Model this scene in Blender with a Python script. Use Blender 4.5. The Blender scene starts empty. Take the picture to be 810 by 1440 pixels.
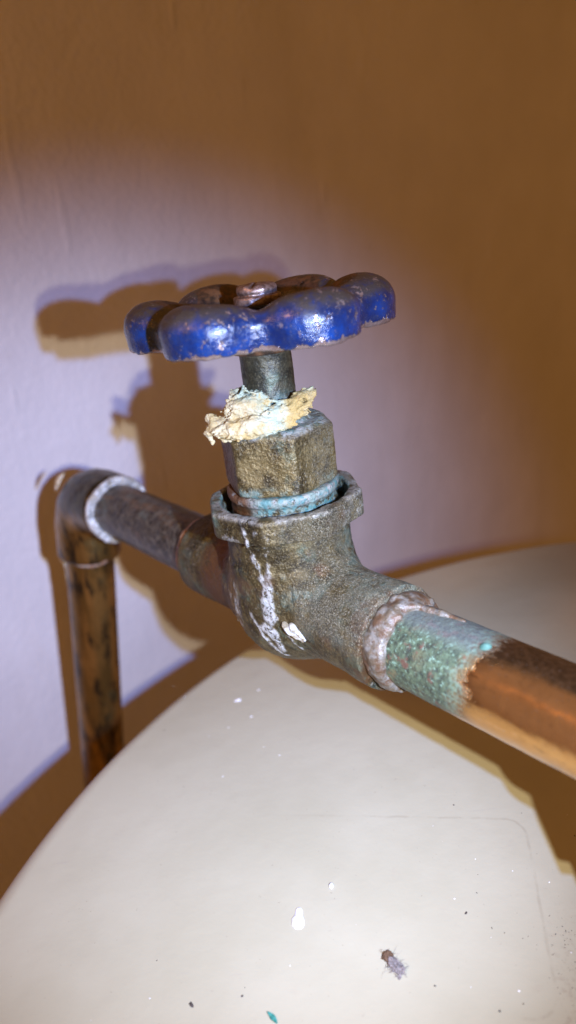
import bpy, math, random
import numpy as np
from mathutils import Matrix, Vector

# ------------------------------------------------------------------ camera, lamps, exposure
S = bpy.context.scene
MM = 0.001
S.view_settings.view_transform = 'Standard'
S.view_settings.look = 'None'
S.view_settings.exposure = 0.0
S.view_settings.gamma = 1.0
CAMP = Vector((-0.494, -142.55, 78.29)) * MM
cam_d = bpy.data.cameras.new('camera'); cam = bpy.data.objects.new('camera', cam_d)
S.collection.objects.link(cam); S.camera = cam
cr, cu, cb = Vector((0.99624, -0.03334, -0.07996)), Vector((0.08663, 0.38336, 0.91953)), Vector((0, -0.92300, 0.38480))
m = Matrix((cr, cu, cb)).transposed().to_4x4(); m.translation = CAMP
cam.matrix_world = m
cam_d.sensor_fit = 'VERTICAL'; cam_d.sensor_height = 36; cam_d.lens = 36 * 1048 / 1440
cam_d.clip_start = 0.01; cam_d.clip_end = 20
cam_d.dof.use_dof = True; cam_d.dof.focus_distance = 0.143; cam_d.dof.aperture_fstop = 11.5

world = bpy.data.worlds.new('World'); S.world = world; world.use_nodes = True
bg = world.node_tree.nodes['Background']
bg.inputs[0].default_value = (1.0, 0.43, 0.105, 1); bg.inputs[1].default_value = 0.225

def lamp_spot(name, loc, aim, watts, col, half, blend, size):
    l = bpy.data.lights.new(name, 'SPOT'); o = bpy.data.objects.new(name, l); S.collection.objects.link(o)
    l.energy = watts; l.color = col; l.spot_size = math.radians(half * 2); l.spot_blend = blend; l.shadow_soft_size = size
    o.location = loc
    o.rotation_euler = (Vector(aim) - Vector(loc)).to_track_quat('-Z', 'Y').to_euler()
    return o
def cam2world(x, y, z):       # camera-relative metres (right, down, forward) of the phone body
    return CAMP + cr * x - cu * y - cb * z
AIM = cam2world(-0.032, 0.0415, 0.240)
lamp_spot('phone_flash_cool', cam2world(.033, .0005, 0), AIM, 3.9, (0.24, 0.42, 1.0), 36.5, 1.0, .0012)
lamp_spot('phone_flash_warm', cam2world(.033, .0062, 0), AIM + (cam2world(0, .006, 0) - CAMP), 1.95, (1.0, 0.91, 0.66), 36.5, 1.0, .0012)
la = bpy.data.lights.new('room_bulb', 'AREA'); lo = bpy.data.objects.new('room_bulb', la); S.collection.objects.link(lo)
la.shape = 'DISK'; la.size = .3; la.energy = 6.5; la.color = (1.0, .45, .13)
lo.location = (-.95, -.85, .95); lo.rotation_euler = (Vector((0, .1, 0)) - lo.location).to_track_quat('-Z', 'Y').to_euler()

# ------------------------------------------------------------------ numpy noise + surface nets
def _h(ix, iy, iz, seed):
    n = (ix.astype(np.int64) * 374761393 + iy.astype(np.int64) * 668265263 + iz.astype(np.int64) * 1274126177 + seed * 974711) & 0xffffffff
    n = ((n ^ (n >> 13)) * 1103515245) & 0xffffffff
    n = ((n ^ (n >> 16)) * 2246822519) & 0xffffffff
    return ((n ^ (n >> 15)) & 0xffffff) / float(0xffffff)
def vn(P, scale, seed=0):
    """value noise, P in mm (...,3), scale = feature size mm, -1..1"""
    q = P / scale; i = np.floor(q); f = q - i; f = f * f * f * (f * (f * 6 - 15) + 10)
    i = i.astype(np.int64); r = 0
    for a in (0, 1):
        for b in (0, 1):
            for c in (0, 1):
                w = (f[..., 0] if a else 1 - f[..., 0]) * (f[..., 1] if b else 1 - f[..., 1]) * (f[..., 2] if c else 1 - f[..., 2])
                r = r + w * _h(i[..., 0] + a, i[..., 1] + b, i[..., 2] + c, seed)
    return r * 2 - 1
def fbm(P, scale, oct=4, seed=0, gain=.5):
    r = 0; a = 1; t = 0
    for k in range(oct):
        r = r + a * vn(P + k * 17.3, scale / 2.03 ** k, seed + k); t += a; a *= gain
    return r / t
def smin(a, b, k):
    h = np.clip(.5 + .5 * (b - a) / k, 0, 1)
    return b * (1 - h) + a * h - k * h * (1 - h)
def smax(a, b, k): return -smin(-a, -b, k)
def nets(fn, lo, hi, h):
    """surface nets over sdf fn(P mm) -> verts (mm), quads"""
    lo = np.array(lo, float); hi = np.array(hi, float)
    n = np.ceil((hi - lo) / h).astype(int) + 1
    ax = [lo[k] + h * np.arange(n[k]) for k in range(3)]
    P = np.stack(np.meshgrid(*ax, indexing='ij'), -1)
    F = np.empty(n, np.float32)
    for i in range(0, n[0], 16): F[i:i + 16] = fn(P[i:i + 16])
    I = F < 0
    c = np.zeros(n - 1, np.int8)
    for a in (0, 1):
        for b in (0, 1):
            for d in (0, 1): c += I[a:n[0] - 1 + a, b:n[1] - 1 + b, d:n[2] - 1 + d]
    act = (c > 0) & (c < 8)
    idx = -np.ones(act.shape, np.int64); idx[act] = np.arange(act.sum())
    A = np.argwhere(act)
    acc = np.zeros((len(A), 3)); cnt = np.zeros(len(A))
    for ax_ in range(3):
        o = [k for k in range(3) if k != ax_]
        for u in (0, 1):
            for v in (0, 1):
                p = A.copy(); p[:, o[0]] += u; p[:, o[1]] += v
                q = p.copy(); q[:, ax_] += 1
                f0 = F[tuple(p.T)]; f1 = F[tuple(q.T)]
                s = (f0 < 0) != (f1 < 0)
                t = np.where(s, f0 / np.where(s, f0 - f1, 1), 0)
                pt = p.astype(float); pt[:, ax_] += t
                acc += pt * s[:, None]; cnt += s
    V = lo + h * acc / cnt[:, None]
    Q = []
    for ax_ in range(3):
        o = [(ax_ + 1) % 3, (ax_ + 2) % 3]
        sl0 = [slice(1, n[k] - 1) for k in range(3)]; sl0[ax_] = slice(0, n[ax_] - 1)
        sl1 = list(sl0); sl1[ax_] = slice(1, n[ax_])
        a = I[tuple(sl0)]; b = I[tuple(sl1)]
        E = np.argwhere(a != b)
        if not len(E): continue
        flip = a[tuple(E.T)]
        base = E + np.array([s.start for s in sl0])
        def g(u, v):
            p = base.copy(); p[:, o[0]] -= u; p[:, o[1]] -= v
            return idx[tuple(p.T)]
        q = np.stack([g(0, 0), g(1, 0), g(1, 1), g(0, 1)], 1)
        q[~flip] = q[~flip][:, ::-1]
        Q.append(q)
    return V, np.concatenate(Q)
def mesh_obj(name, V, Q, mat, parent=None, smooth=True, attrs=None):
    me = bpy.data.meshes.new(name)
    V = np.asarray(V, float) * MM
    if isinstance(Q, np.ndarray):
        k = Q.shape[1]
        me.vertices.add(len(V)); me.vertices.foreach_set('co', V.ravel())
        me.loops.add(Q.size); me.loops.foreach_set('vertex_index', Q.ravel().astype(np.int32))
        me.polygons.add(len(Q)); me.polygons.foreach_set('loop_start', np.arange(0, Q.size, k, dtype=np.int32))
        me.update(calc_edges=True)
    else:
        me.from_pydata([tuple(v) for v in V], [], Q)
    me.validate()
    if smooth: me.polygons.foreach_set('use_smooth', [True] * len(me.polygons))
    for an, av in (attrs or {}).items():
        at = me.attributes.new(an, 'FLOAT', 'POINT'); at.data.foreach_set('value', np.asarray(av, np.float32))
    me.materials.append(mat)
    o = bpy.data.objects.new(name, me); S.collection.objects.link(o)
    if parent: o.parent = parent
    return o
def sdf_obj(name, fn, lo, hi, h, mat, parent=None, attrs=None):
    V, Q = nets(fn, lo, hi, h)
    return mesh_obj(name, V, Q, mat, parent, attrs={k: f(V) for k, f in (attrs or {}).items()})
def thing(name, label, cat, mat=None, group=None):
    o = bpy.data.objects.new(name, None); S.collection.objects.link(o); o.empty_display_size = .01
    o['label'] = label; o['category'] = cat
    if group: o['group'] = group
    if mat is not None: o.matrix_world = mat
    return o
def tag(o, label, cat, group=None, kind=None):
    if label: o['label'] = label
    if cat: o['category'] = cat
    if group: o['group'] = group
    if kind: o['kind'] = kind
    return o
def tube(name, path, rad, mat, parent=None, seg=72, bump=0, seed=0, cap=True):
    """path: list of points (mm); rad: number or list; noise-bumped round tube"""
    P = [Vector(p) for p in path]; n = len(P); V = []
    t0 = (P[1] - P[0]).normalized(); ref = Vector((0, 0, 1)) if abs(t0.z) < .9 else Vector((0, 1, 0))
    nrm = (ref - t0 * ref.dot(t0)).normalized()
    for i in range(n):
        t = (P[min(i + 1, n - 1)] - P[max(i - 1, 0)]).normalized()
        nrm = (nrm - t * nrm.dot(t)).normalized(); bn = t.cross(nrm)
        r = rad[i] if hasattr(rad, '__len__') else rad
        for k in range(seg):
            a = 2 * math.pi * k / seg
            V.append(P[i] + (nrm * math.cos(a) + bn * math.sin(a)) * r)
    V = np.array([tuple(v) for v in V])
    if bump:
        ctr = np.repeat(np.array([tuple(p) for p in P]), seg, 0)
        d = V - ctr; L = np.linalg.norm(d, axis=1, keepdims=True) + 1e-9
        V = V + d / L * (bump * fbm(V, 2.2, 4, seed))[:, None]
    F = []
    for i in range(n - 1):
        for k in range(seg):
            k2 = (k + 1) % seg
            F.append((i * seg + k, i * seg + k2, (i + 1) * seg + k2, (i + 1) * seg + k))
    if cap: F.append(tuple(range(seg))[::-1]); F.append(tuple(range((n - 1) * seg, n * seg)))
    return mesh_obj(name, V, F, mat, parent)
def line(a, b, n): return [Vector(a).lerp(Vector(b), i / (n - 1)) for i in range(n)]

# ------------------------------------------------------------------ material helper
class Mt:
    def __init__(s, name):
        s.m = bpy.data.materials.new(name); s.m.use_nodes = True; s.t = s.m.node_tree
        s.b = s.t.nodes['Principled BSDF']; s._p = None
    def n(s, typ, **kw):
        x = s.t.nodes.new(typ)
        for k, v in kw.items(): setattr(x, k, v)
        return x
    def L(s, a, b): s.t.links.new(a, b)
    def setin(s, node, key, v):
        if hasattr(v, 'links') or hasattr(v, 'is_linked'): s.L(v, node.inputs[key])
        else:
            if isinstance(v, tuple) and len(v) == 3 and node.inputs[key].type == 'RGBA': v = (*v, 1)
            node.inputs[key].default_value = v
    def pos(s):           # object coordinates in mm
        if s._p is None:
            tc = s.n('ShaderNodeTexCoord'); v = s.n('ShaderNodeVectorMath', operation='SCALE')
            s.L(tc.outputs['Object'], v.inputs[0]); v.inputs['Scale'].default_value = 1000; s._p = v.outputs[0]
        return s._p
    def noise(s, size, det=4, rough=.5, dist=0, vec=None, off=0, stretch=None):
        x = s.n('ShaderNodeTexNoise'); p = vec or s.pos()
        mp = s.n('ShaderNodeMapping'); s.L(p, mp.inputs['Vector']); mp.inputs['Location'].default_value = (off, off * 1.7, off * .6)
        if stretch: mp.inputs['Scale'].default_value = stretch
        s.L(mp.outputs[0], x.inputs['Vector'])
        x.inputs['Scale'].default_value = 1 / size; x.inputs['Detail'].default_value = det; x.inputs['Roughness'].default_value = rough
        x.inputs['Distortion'].default_value = dist
        return x.outputs[0]
    def vor(s, size, feat='F1', rand=1, off=0):
        x = s.n('ShaderNodeTexVoronoi', feature=feat); mp = s.n('ShaderNodeMapping'); s.L(s.pos(), mp.inputs['Vector'])
        mp.inputs['Location'].default_value = (off, off * 1.7, off * .6); s.L(mp.outputs[0], x.inputs['Vector'])
        x.inputs['Scale'].default_value = 1 / size; x.inputs['Randomness'].default_value = rand
        return x.outputs[0]
    def step(s, v, a, b, inv=False):
        x = s.n('ShaderNodeMapRange', interpolation_type='SMOOTHSTEP'); s.setin(x, 'Value', v)
        s.setin(x, 'From Min', a); s.setin(x, 'From Max', b)
        x.inputs['To Min'].default_value = 1 if inv else 0; x.inputs['To Max'].default_value = 0 if inv else 1
        return x.outputs[0]
    def mix(s, f, a, b):
        x = s.n('ShaderNodeMix', data_type='RGBA'); s.setin(x, 0, f)
        s.setin(x, 6, a if not isinstance(a, tuple) else (*a, 1)); s.setin(x, 7, b if not isinstance(b, tuple) else (*b, 1))
        return x.outputs[2]
    def mth(s, op, a, b=0., c=0., clamp=False):
        x = s.n('ShaderNodeMath', operation=op, use_clamp=clamp); s.setin(x, 0, a); s.setin(x, 1, b)
        if op in ('MULTIPLY_ADD', 'COMPARE'): s.setin(x, 2, c)
        return x.outputs[0]
    def attr(s, name):
        x = s.n('ShaderNodeAttribute', attribute_name=name); return x.outputs['Fac']
    def xyz(s):
        x = s.n('ShaderNodeSeparateXYZ'); s.L(s.pos(), x.inputs[0]); return x.outputs
    def bump(s, h, dist_mm, prev=None, strength=1):
        x = s.n('ShaderNodeBump'); s.L(h, x.inputs['Height']); x.inputs['Distance'].default_value = dist_mm * MM
        x.inputs['Strength'].default_value = strength
        if prev is not None: s.L(prev, x.inputs['Normal'])
        return x.outputs[0]
    def done(s, col, rough, metal=0., normal=None, spec=None, coat=None, sss=None):
        s.setin(s.b, 'Base Color', col if not isinstance(col, tuple) else (*col, 1)); s.setin(s.b, 'Roughness', rough); s.setin(s.b, 'Metallic', metal)
        if normal is not None: s.L(normal, s.b.inputs['Normal'])
        if spec is not None: s.setin(s.b, 'Specular IOR Level', spec)
        if coat is not None: s.setin(s.b, 'Coat Weight', coat); s.b.inputs['Coat Roughness'].default_value = .12
        if sss: s.b.inputs['Subsurface Weight'].default_value = sss[0]; s.b.inputs['Subsurface Radius'].default_value = (1, .8, .5); s.b.inputs['Subsurface Scale'].default_value = sss[1] * MM
        return s.m

def bronze_mat(name, use_crust=True, base=((.018, .013, .005), (.080, .058, .021), (.25, .195, .085)), grit=.24, green=.5):
    M = Mt(name)
    g1 = M.noise(5, 5, .6); g2 = M.noise(.42, 3, .65, off=3); g3 = M.noise(1.6, 4, .6, off=9)
    c = M.mix(M.step(g1, .32, .66), base[0], base[1])
    c = M.mix(M.mth('MULTIPLY', M.step(g2, .50, .70), .50), c, base[2])
    c = M.mix(M.mth('MULTIPLY', M.step(g2, .44, .30), .7), c, base[0])
    c = M.mix(M.mth('MULTIPLY', M.step(M.noise(3.4, 4, .6, off=111), .50, .62), .5), c, tuple(.5 * (p_ + q_) for p_, q_ in zip(base[1], base[2])))
    ver = M.mth('MULTIPLY', M.step(M.noise(7, 5, .62, off=21), .55, .68), M.step(g3, .38, .58))
    c = M.mix(M.mth('MULTIPLY', ver, green), c, (.11, .15, .10))
    pale = M.mth('MULTIPLY', M.step(M.noise(.8, 4, .7, off=31), .56, .66), M.step(M.noise(9, 3, .5, off=41), .48, .62))
    c = M.mix(M.mth('MULTIPLY', pale, .7), c, (.25, .23, .17))
    rough = .5; metal = .55
    h = M.mth('ADD', M.mth('MULTIPLY', g2, .8), M.mth('MULTIPLY', M.vor(.8), .5))
    if use_crust:
        k = M.mth('MULTIPLY', M.attr('crust'), M.step(M.noise(.9, 4, .65, off=51), .33, .50))
        c = M.mix(k, c, M.mix(M.noise(1.4, 3, .6, off=61), (.19, .175, .14), (.42, .42, .39)))
        t = M.mth('MULTIPLY', M.attr('verd'), M.step(M.noise(1.6, 4, .65, off=71), .36, .56))
        c = M.mix(t, c, M.mix(M.step(M.noise(1.8, 4, .6, off=81), .42, .62), (.14, .19, .15), (.045, .15, .14)))
        d = M.mth('MULTIPLY', M.attr('dust'), M.mth('MULTIPLY', M.step(M.noise(.26, 5, .8, off=91), .40, .60), M.step(M.noise(3.5, 4, .6, off=92), .28, .58)))
        c = M.mix(d, c, (.19, .165, .095))
        r = M.mth('MULTIPLY', M.attr('rust'), M.step(M.noise(2.2, 4, .6, off=101), .30, .5))
        c = M.mix(r, c, (.10, .045, .016))
        c = M.mix(M.mth('MULTIPLY', M.mth('MULTIPLY', M.attr('dust'), M.step(M.noise(.34, 3, .75, off=131), .54, .62)), .8), c, (.40, .37, .26))
        c = M.mix(M.mth('MULTIPLY', M.mth('MULTIPLY', M.attr('dust'), M.step(M.noise(.40, 3, .75, off=141), .60, .68)), .8), c, (.03, .024, .014))
        kk = M.mth('MAXIMUM', M.mth('MAXIMUM', k, t), d)
        metal = M.mth('MULTIPLY', M.mth('SUBTRACT', 1., kk, clamp=True), .55)
        rough = M.mth('MULTIPLY_ADD', kk, .25, .46)
        h = M.mth('ADD', h, M.mth('MULTIPLY', kk, .8))
    nrm = M.bump(h, grit)
    nrm = M.bump(M.noise(.22, 3, .6, off=5), .06, nrm)
    return M.done(c, rough, metal, nrm, spec=.5)

# ------------------------------------------------------------------ structure: wall
def make_wall_mat():
    M = Mt('wall_paint')
    c = M.mix(M.step(M.noise(60, 4, .6), .35, .7), (.66, .63, .66), (.72, .69, .72))
    c = M.mix(M.mth('MULTIPLY', M.step(M.noise(9, 5, .6, off=7), .6, .75), .12), c, (.5, .42, .34))
    x, y, z = M.xyz()
    u_ = M.mth('MULTIPLY_ADD', x, float(TW.x), M.mth('MULTIPLY', y, float(TW.y)))
    h = M.mth('ADD', M.mth('MULTIPLY', M.noise(2.6, 3, .5), 1.2), M.mth('MULTIPLY', M.noise(24, 3, .5, off=3, stretch=(1, 1, .35)), 3.))
    for (uu, zz, w, l, a) in ((94, 146, 1.2, 5, 5), (36, 78, 1.6, 12, 2.5), (165, 80, 2.2, 6, 4), (292, 43, 2.5, 9, 3), (21, 93, 1.5, 16, 2), (123, 120, 1.0, 7, 2), (4, 18, 1.0, 5, 3), (60, -30, 1.0, 6, 3), (-12, 60, 1, 8, 3), (28, -20, .8, 3, 3)):
        du = M.mth('DIVIDE', M.mth('SUBTRACT', u_, uu), w); dz = M.mth('DIVIDE', M.mth('SUBTRACT', z, zz), l)
        r2 = M.mth('ADD', M.mth('MULTIPLY', du, du), M.mth('MULTIPLY', dz, dz))
        h = M.mth('MULTIPLY_ADD', M.step(r2, 0, 1.6, inv=True), a * .28, h)
    c = M.mix(M.mth('MULTIPLY', M.step(M.noise(30, 5, .65, off=17, stretch=(1, 1, .3)), .55, .72), .10), c, (.42, .36, .30))
    return M.done(c, M.mth('MULTIPLY_ADD', M.noise(15, 4, .6, off=5), .25, .38), 0, M.bump(h, .34), spec=.4)
NW = Vector((-.61, .79, 0)).normalized(); TW = Vector((NW.y, -NW.x, 0))   # wall normal (into the wall) and tangent
WD = 166
wall_m = make_wall_mat()
def wall():
    # a heightfield sheet with drips, dents and a wavy skim coat, 8 mm thick
    nx, nz = 160, 150
    us = np.linspace(-520, 620, nx); zs = np.linspace(-420, 520, nz)
    U, Z = np.meshgrid(us, zs, indexing='ij')
    Q = np.stack([U, Z, 0 * U], -1)
    h = 1.1 * fbm(Q, 130, 3, 5) + .14 * fbm(Q, 14, 3, 9)
    h = h + .22 * fbm(Q * np.array([1, .25, 1]), 22, 3, 19)
    P = np.array(NW)[None, None] * (WD + h)[..., None] + np.array(TW)[None, None] * U[..., None] + np.array([0, 0, 1.]) * Z[..., None]
    V = P.reshape(-1, 3)
    i = np.arange(nx - 1)[:, None] * nz + np.arange(nz - 1)[None]
    F = np.stack([i, i + 1, i + nz + 1, i + nz], -1).reshape(-1, 4)
    return mesh_obj('wall', V, F, wall_m)
tag(wall(), None, None, kind='structure')

# ------------------------------------------------------------------ water heater tank
TC = np.array([115.3, -77.9]); TR = 190.; TZ = -42.
def make_tank_mat():
    M = Mt('tank_enamel')
    c = M.mix(M.step(M.noise(50, 4, .6), .35, .65), (.375, .345, .240), (.415, .385, .275))
    x, y, z = M.xyz()
    # ghost outline of an old sticker, a faint rounded rectangle worn into the enamel
    ca, sa = math.cos(math.radians(-10.4)), math.sin(math.radians(-10.4))
    X = M.mth('MULTIPLY_ADD', x, ca, M.mth('MULTIPLY', y, sa)); Y = M.mth('MULTIPLY_ADD', x, -sa, M.mth('MULTIPLY', y, ca))
    kx, ky = -73.2 * ca + 50.2 * sa, 73.2 * sa + 50.2 * ca
    wv = M.mth('MULTIPLY', M.mth('SUBTRACT', M.noise(3.5, 3, .6, off=77), .5), .9)
    qx = M.mth('SUBTRACT', M.mth('ABSOLUTE', M.mth('ADD', M.mth('ADD', X, -(kx - 75)), wv)), 75 - 4.5)
    qy = M.mth('SUBTRACT', M.mth('ABSOLUTE', M.mth('ADD', M.mth('ADD', Y, -(ky - 20.5)), wv)), 20.5 - 4.5)
    px, py = M.mth('MAXIMUM', qx, 0.), M.mth('MAXIMUM', qy, 0.)
    ln = M.mth('SQRT', M.mth('ADD', M.mth('MULTIPLY', px, px), M.mth('MULTIPLY', py, py)))
    sd = M.mth('SUBTRACT', M.mth('ADD', ln, M.mth('MINIMUM', M.mth('MAXIMUM', qx, qy), 0.)), 4.5)
    lnm = M.mth('MULTIPLY', M.step(M.mth('ABSOLUTE', sd), .05, .45, inv=True), M.mth('MAXIMUM', M.mth('MULTIPLY', M.step(X, kx - 62, kx - 30), M.step(Y, ky - 6, ky - 3)), M.step(X, kx - 8, kx - 5)))
    c = M.mix(M.mth('MULTIPLY', lnm, M.mth('MULTIPLY', M.step(M.noise(5, 4, .65, off=88), .36, .66), .36)), c, (.26, .22, .15))
    outr = M.mth('MULTIPLY', M.step(X, kx - .5, kx + 1.5), M.step(Y, ky - 12, ky - 40))
    c = M.mix(M.mth('MULTIPLY', outr, M.mth('MULTIPLY', M.step(M.noise(1.1, 4, .75, off=98), .50, .66), .38)), c, (.24, .18, .13))
    c = M.mix(M.mth('MULTIPLY', M.step(M.noise(5, 6, .7, off=4, dist=.6), .60, .72), .16), c, (.36, .30, .22))
    c = M.mix(M.mth('MULTIPLY', M.step(M.noise(1.6, 3, .6, off=14), .70, .76), .35), c, (.30, .25, .19))
    c = M.mix(M.mth('MULTIPLY', M.step(M.noise(.8, 2, .6, off=24), .72, .78), .5), c, (.22, .18, .13))
    scr = M.step(M.noise(1.1, 3, .5, off=34, stretch=(.06, .9, 1)), .71, .75)
    c = M.mix(M.mth('MULTIPLY', scr, .22), c, (.34, .30, .24))
    h = M.mth('ADD', M.noise(6, 3, .5), M.mth('MULTIPLY', M.noise(.9, 2, .5), .15))
    return M.done(c, M.mth('MULTIPLY_ADD', M.noise(12, 4, .6, off=9), .25, .28), 0, M.bump(h, .12), spec=.4)
tank_m = make_tank_mat()
tank = thing('water_heater', 'large round off-white tank below the pipes, its domed top strewn with specks', 'water heater',
             Matrix.Translation(Vector((TC[0], TC[1], TZ)) * MM))
def tank_z(r):
    """height of the lid above its rim at radius r (mm)"""
    r = np.asarray(r, float)
    return 8 * (1 - np.clip(r / (TR - 6), 0, 1) ** 2) - 6
def lathe(name, prof, mat, parent, seg=256, wob=0):
    V = []; n = len(prof)
    A = np.linspace(0, 2 * np.pi, seg, endpoint=False)
    for r, z in prof:
        V.append(np.stack([r * np.cos(A), r * np.sin(A), z + 0 * A], 1))
    V = np.concatenate(V)
    if wob: V[:, 2] += wob * fbm(V, 40, 3, 2)
    F = [(i * seg + k, i * seg + (k + 1) % seg, (i + 1) * seg + (k + 1) % seg, (i + 1) * seg + k) for i in range(n - 1) for k in range(seg)]
    F.append(tuple(range(seg))[::-1]) if prof[0][0] > 0 else None
    return mesh_obj(name, V, F, mat, parent)
prof = [(.01, 2.0)]
for r in np.linspace(8, TR - 6, 60): prof.append((r, float(tank_z(r))))
for a in np.linspace(0.1, math.pi / 2, 10): prof.append((TR - 6 + 6 * math.sin(a), -6 - 6 * (1 - math.cos(a))))
prof.append((TR, -16))
lathe('lid', prof, tank_m, tank, wob=.25)
lathe('jacket', [(TR - 1.5, -16), (TR - 1.5, -120), (TR - 1.5, -420)], tank_m, tank)

# ------------------------------------------------------------------ valve frame
U = Vector((0.60966, -0.79167, 0.03962)).normalized(); A = Vector((-0.05, 0.02483, 0.99844))
A = (A - U * U.dot(A)).normalized(); B = A.cross(U)
VF = Matrix((U, B, A)).transposed().to_4x4()
ROT = math.radians(50.7)                    # picture-right direction seen in the valve frame
ER = np.array([math.cos(ROT), math.sin(ROT), 0]); EA = np.array([-math.sin(ROT), math.cos(ROT), 0])
def vf(right, away, up): return ER * right + EA * away + np.array([0, 0, up])

gate_valve = thing('gate_valve', 'corroded bronze gate valve with chipped blue lobed handwheel, between two copper pipes', 'gate valve', VF)

def poly_dist(P, pts):
    """distance of P to polyline pts with per-point radii -> d - r"""
    best = None
    for (a, ra), (b, rb) in zip(pts[:-1], pts[1:]):
        a = np.array(a, float); b = np.array(b, float); ab = b - a
        t = np.clip(((P - a) @ ab) / (ab @ ab), 0, 1)
        d = np.linalg.norm(P - (a + t[..., None] * ab), axis=-1) - (ra + (rb - ra) * t)
        best = d if best is None else np.minimum(best, d)
    return best
def ss(x, a, b):
    t = np.clip((x - a) / (b - a), 0, 1); return t * t * (3 - 2 * t)

# --- body
BR = 12.8
CRUST = [[((5.0, -14.9, 21.5), .3), ((5.7, -14.6, 18.1), .4), ((3.6, -12.3, 14.1), .3), ((4.8, -11.9, 11.1), .35), ((5.4, -12.1, 7.7), .6), ((5.6, -12.2, 4.7), 1.2)],
         [((7.6, -13.7, 21.0), .2), ((6.6, -11.6, 16.5), .4), ((6.4, -11.1, 12.1), .5), ((6.3, -11.6, 8.3), .8), ((5.8, -12.1, 5.2), 1.5), ((6.3, -12.3, 1.3), 1.4)],
         [((4.7, -12.8, -1.4), 1.2), ((6.4, -12.1, -2.8), 1.4), ((6.7, -10.9, -5.9), .8), ((6.3, -10.0, -8.5), .4)],
         [((-.4, -13.3, 2.7), .15), ((3.1, -13.1, -2.0), .3), ((4.6, -11.6, -6.0), .5), ((6.3, -9.6, -8.6), .6)],
         [((9.6, -11.4, -1.5), .5), ((11.8, -9.5, -5.3), .4)]]
def crust_d(P):
    d = poly_dist(P, CRUST[0])
    for c in CRUST[1:]: d = np.minimum(d, poly_dist(P, c))
    return d
def body_sdf(P):
    x, y, z = P[..., 0], P[..., 1], P[..., 2]
    rho = np.sqrt(x * x + y * y)
    cyl = np.maximum(rho - (BR + .02 * (z - 8)), np.maximum(z - 20, -z - 3))
    bowl = np.sqrt(x * x + y * y + (np.minimum(z + 2.0, 0) * 1.02) ** 2) - BR
    bowl = np.maximum(bowl, z - 10)
    d = smin(cyl, bowl, 1.5)
    rx = np.sqrt(y * y + z * z)
    sock = np.maximum(rx - (10.1 + .3 * ss(np.abs(x), 22, 27)), np.abs(x) - np.where(x > 0, 29.5, 33))
    d = smin(d, sock, 5.0)
    ang = np.arctan2(y, x) - ROT; k = math.pi / 4
    aa = (ang + math.radians(105) + math.pi * 8) % k
    aa = np.minimum(aa, k - aa)          # 0 at a corner
    octo = rho * np.cos(k / 2 - aa) - 15.2
    octo = smax(octo, rho - 16.25, .5)
    fl = smax(smax(octo, z - 23.4, .9), 18.0 - z, .7)
    d = smin(d, fl, .7)
    hole = smax(rho - 13.1, 18.6 - z, .6)
    d = smax(d, -hole, .5)
    d = smax(d, -np.maximum(rx - 7.9, 20 - np.abs(x)), .3)
    d = d + .16 * fbm(P, 4.5, 3, 3) + .13 * fbm(P, 1.1, 3, 8)
    cr = ss(-crust_d(P) + .8 * fbm(P, 1.6, 4, 44), -.4, .8)
    d = d - cr * (.30 + .30 * fbm(P, .9, 3, 46))
    rip = ss(-(P @ ER), 5.5, 8) * ss(z, 15, 11) * ss(np.abs(x), 15, 12)
    d = d - rip * .65 * np.abs(fbm(P * np.array([1, 1, .45]), 2.4, 3, 49))
    return d
def body_crust(P):
    k = ss(-crust_d(P) + .9 * fbm(P, 1.6, 4, 44), -.35, .35)
    rim = ss(P[:, 2], 22.2, 23.3) * .55 * ss(fbm(P, 3, 3, 12), -.5, .2)
    edge = ss(-(P @ ER), 11.5, 12.8) * ss(P[:, 2], 14, 2) * .8 * ss(P[:, 0], -12, -8)
    fl = .5 * ss(fbm(P, 2.6, 4, 77), .18, .45) * ss(P[:, 2], 17, 19)
    return np.clip(np.maximum.reduce([k, rim, edge, fl]), 0, 1)
def body_verd(P):
    rho = np.hypot(P[:, 0], P[:, 1])
    inner = .8 * ss(rho, 13.7, 13.3) * ss(P[:, 2], 18.0, 18.6)
    side = .45 * ss(P @ ER, 9, 12.5) * ss(P[:, 2], 2, 8) * ss(P[:, 2], 19, 15)
    left = .55 * ss(-(P @ ER), 12, 15) * ss(P[:, 2], 18, 21)
    cr = .45 * ss(poly_dist(P, [((11.5, -9.5, 7.0), .3), ((15.8, -6.8, 7.8), .5), ((16.2, 3.1, 10), .5)]) + .5 * fbm(P, 1.5, 3, 7), 1.4, 0)
    return np.clip(np.maximum.reduce([inner, side, left, cr, .22 * ss(fbm(P, 5, 3, 66), .15, .5)]), 0, 1)
def body_dust(P):
    return .85 * ss(P[:, 0], 10, 15) * ss(P[:, 2], -3, 6)
def body_rust(P):
    a = ss(-P[:, 0], 12, 15) * ss(-P[:, 0], 26, 19)
    b = ss(P[:, 0], 26, 29) * .8 * ss(fbm(P, 4, 3, 5), -.2, .3)
    c = .5 * ss(fbm(P, 7, 3, 29), .2, .45)
    return np.clip(np.maximum.reduce([a, b, c]), 0, 1)
bz = bronze_mat('cast_bronze')
AT = dict(crust=body_crust, verd=body_verd, dust=body_dust, rust=body_rust)
sdf_obj('body', body_sdf, (-34.5, -17.5, -16.5), (31, 17.5, 24.6), .30, bz, gate_valve, AT)

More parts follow.
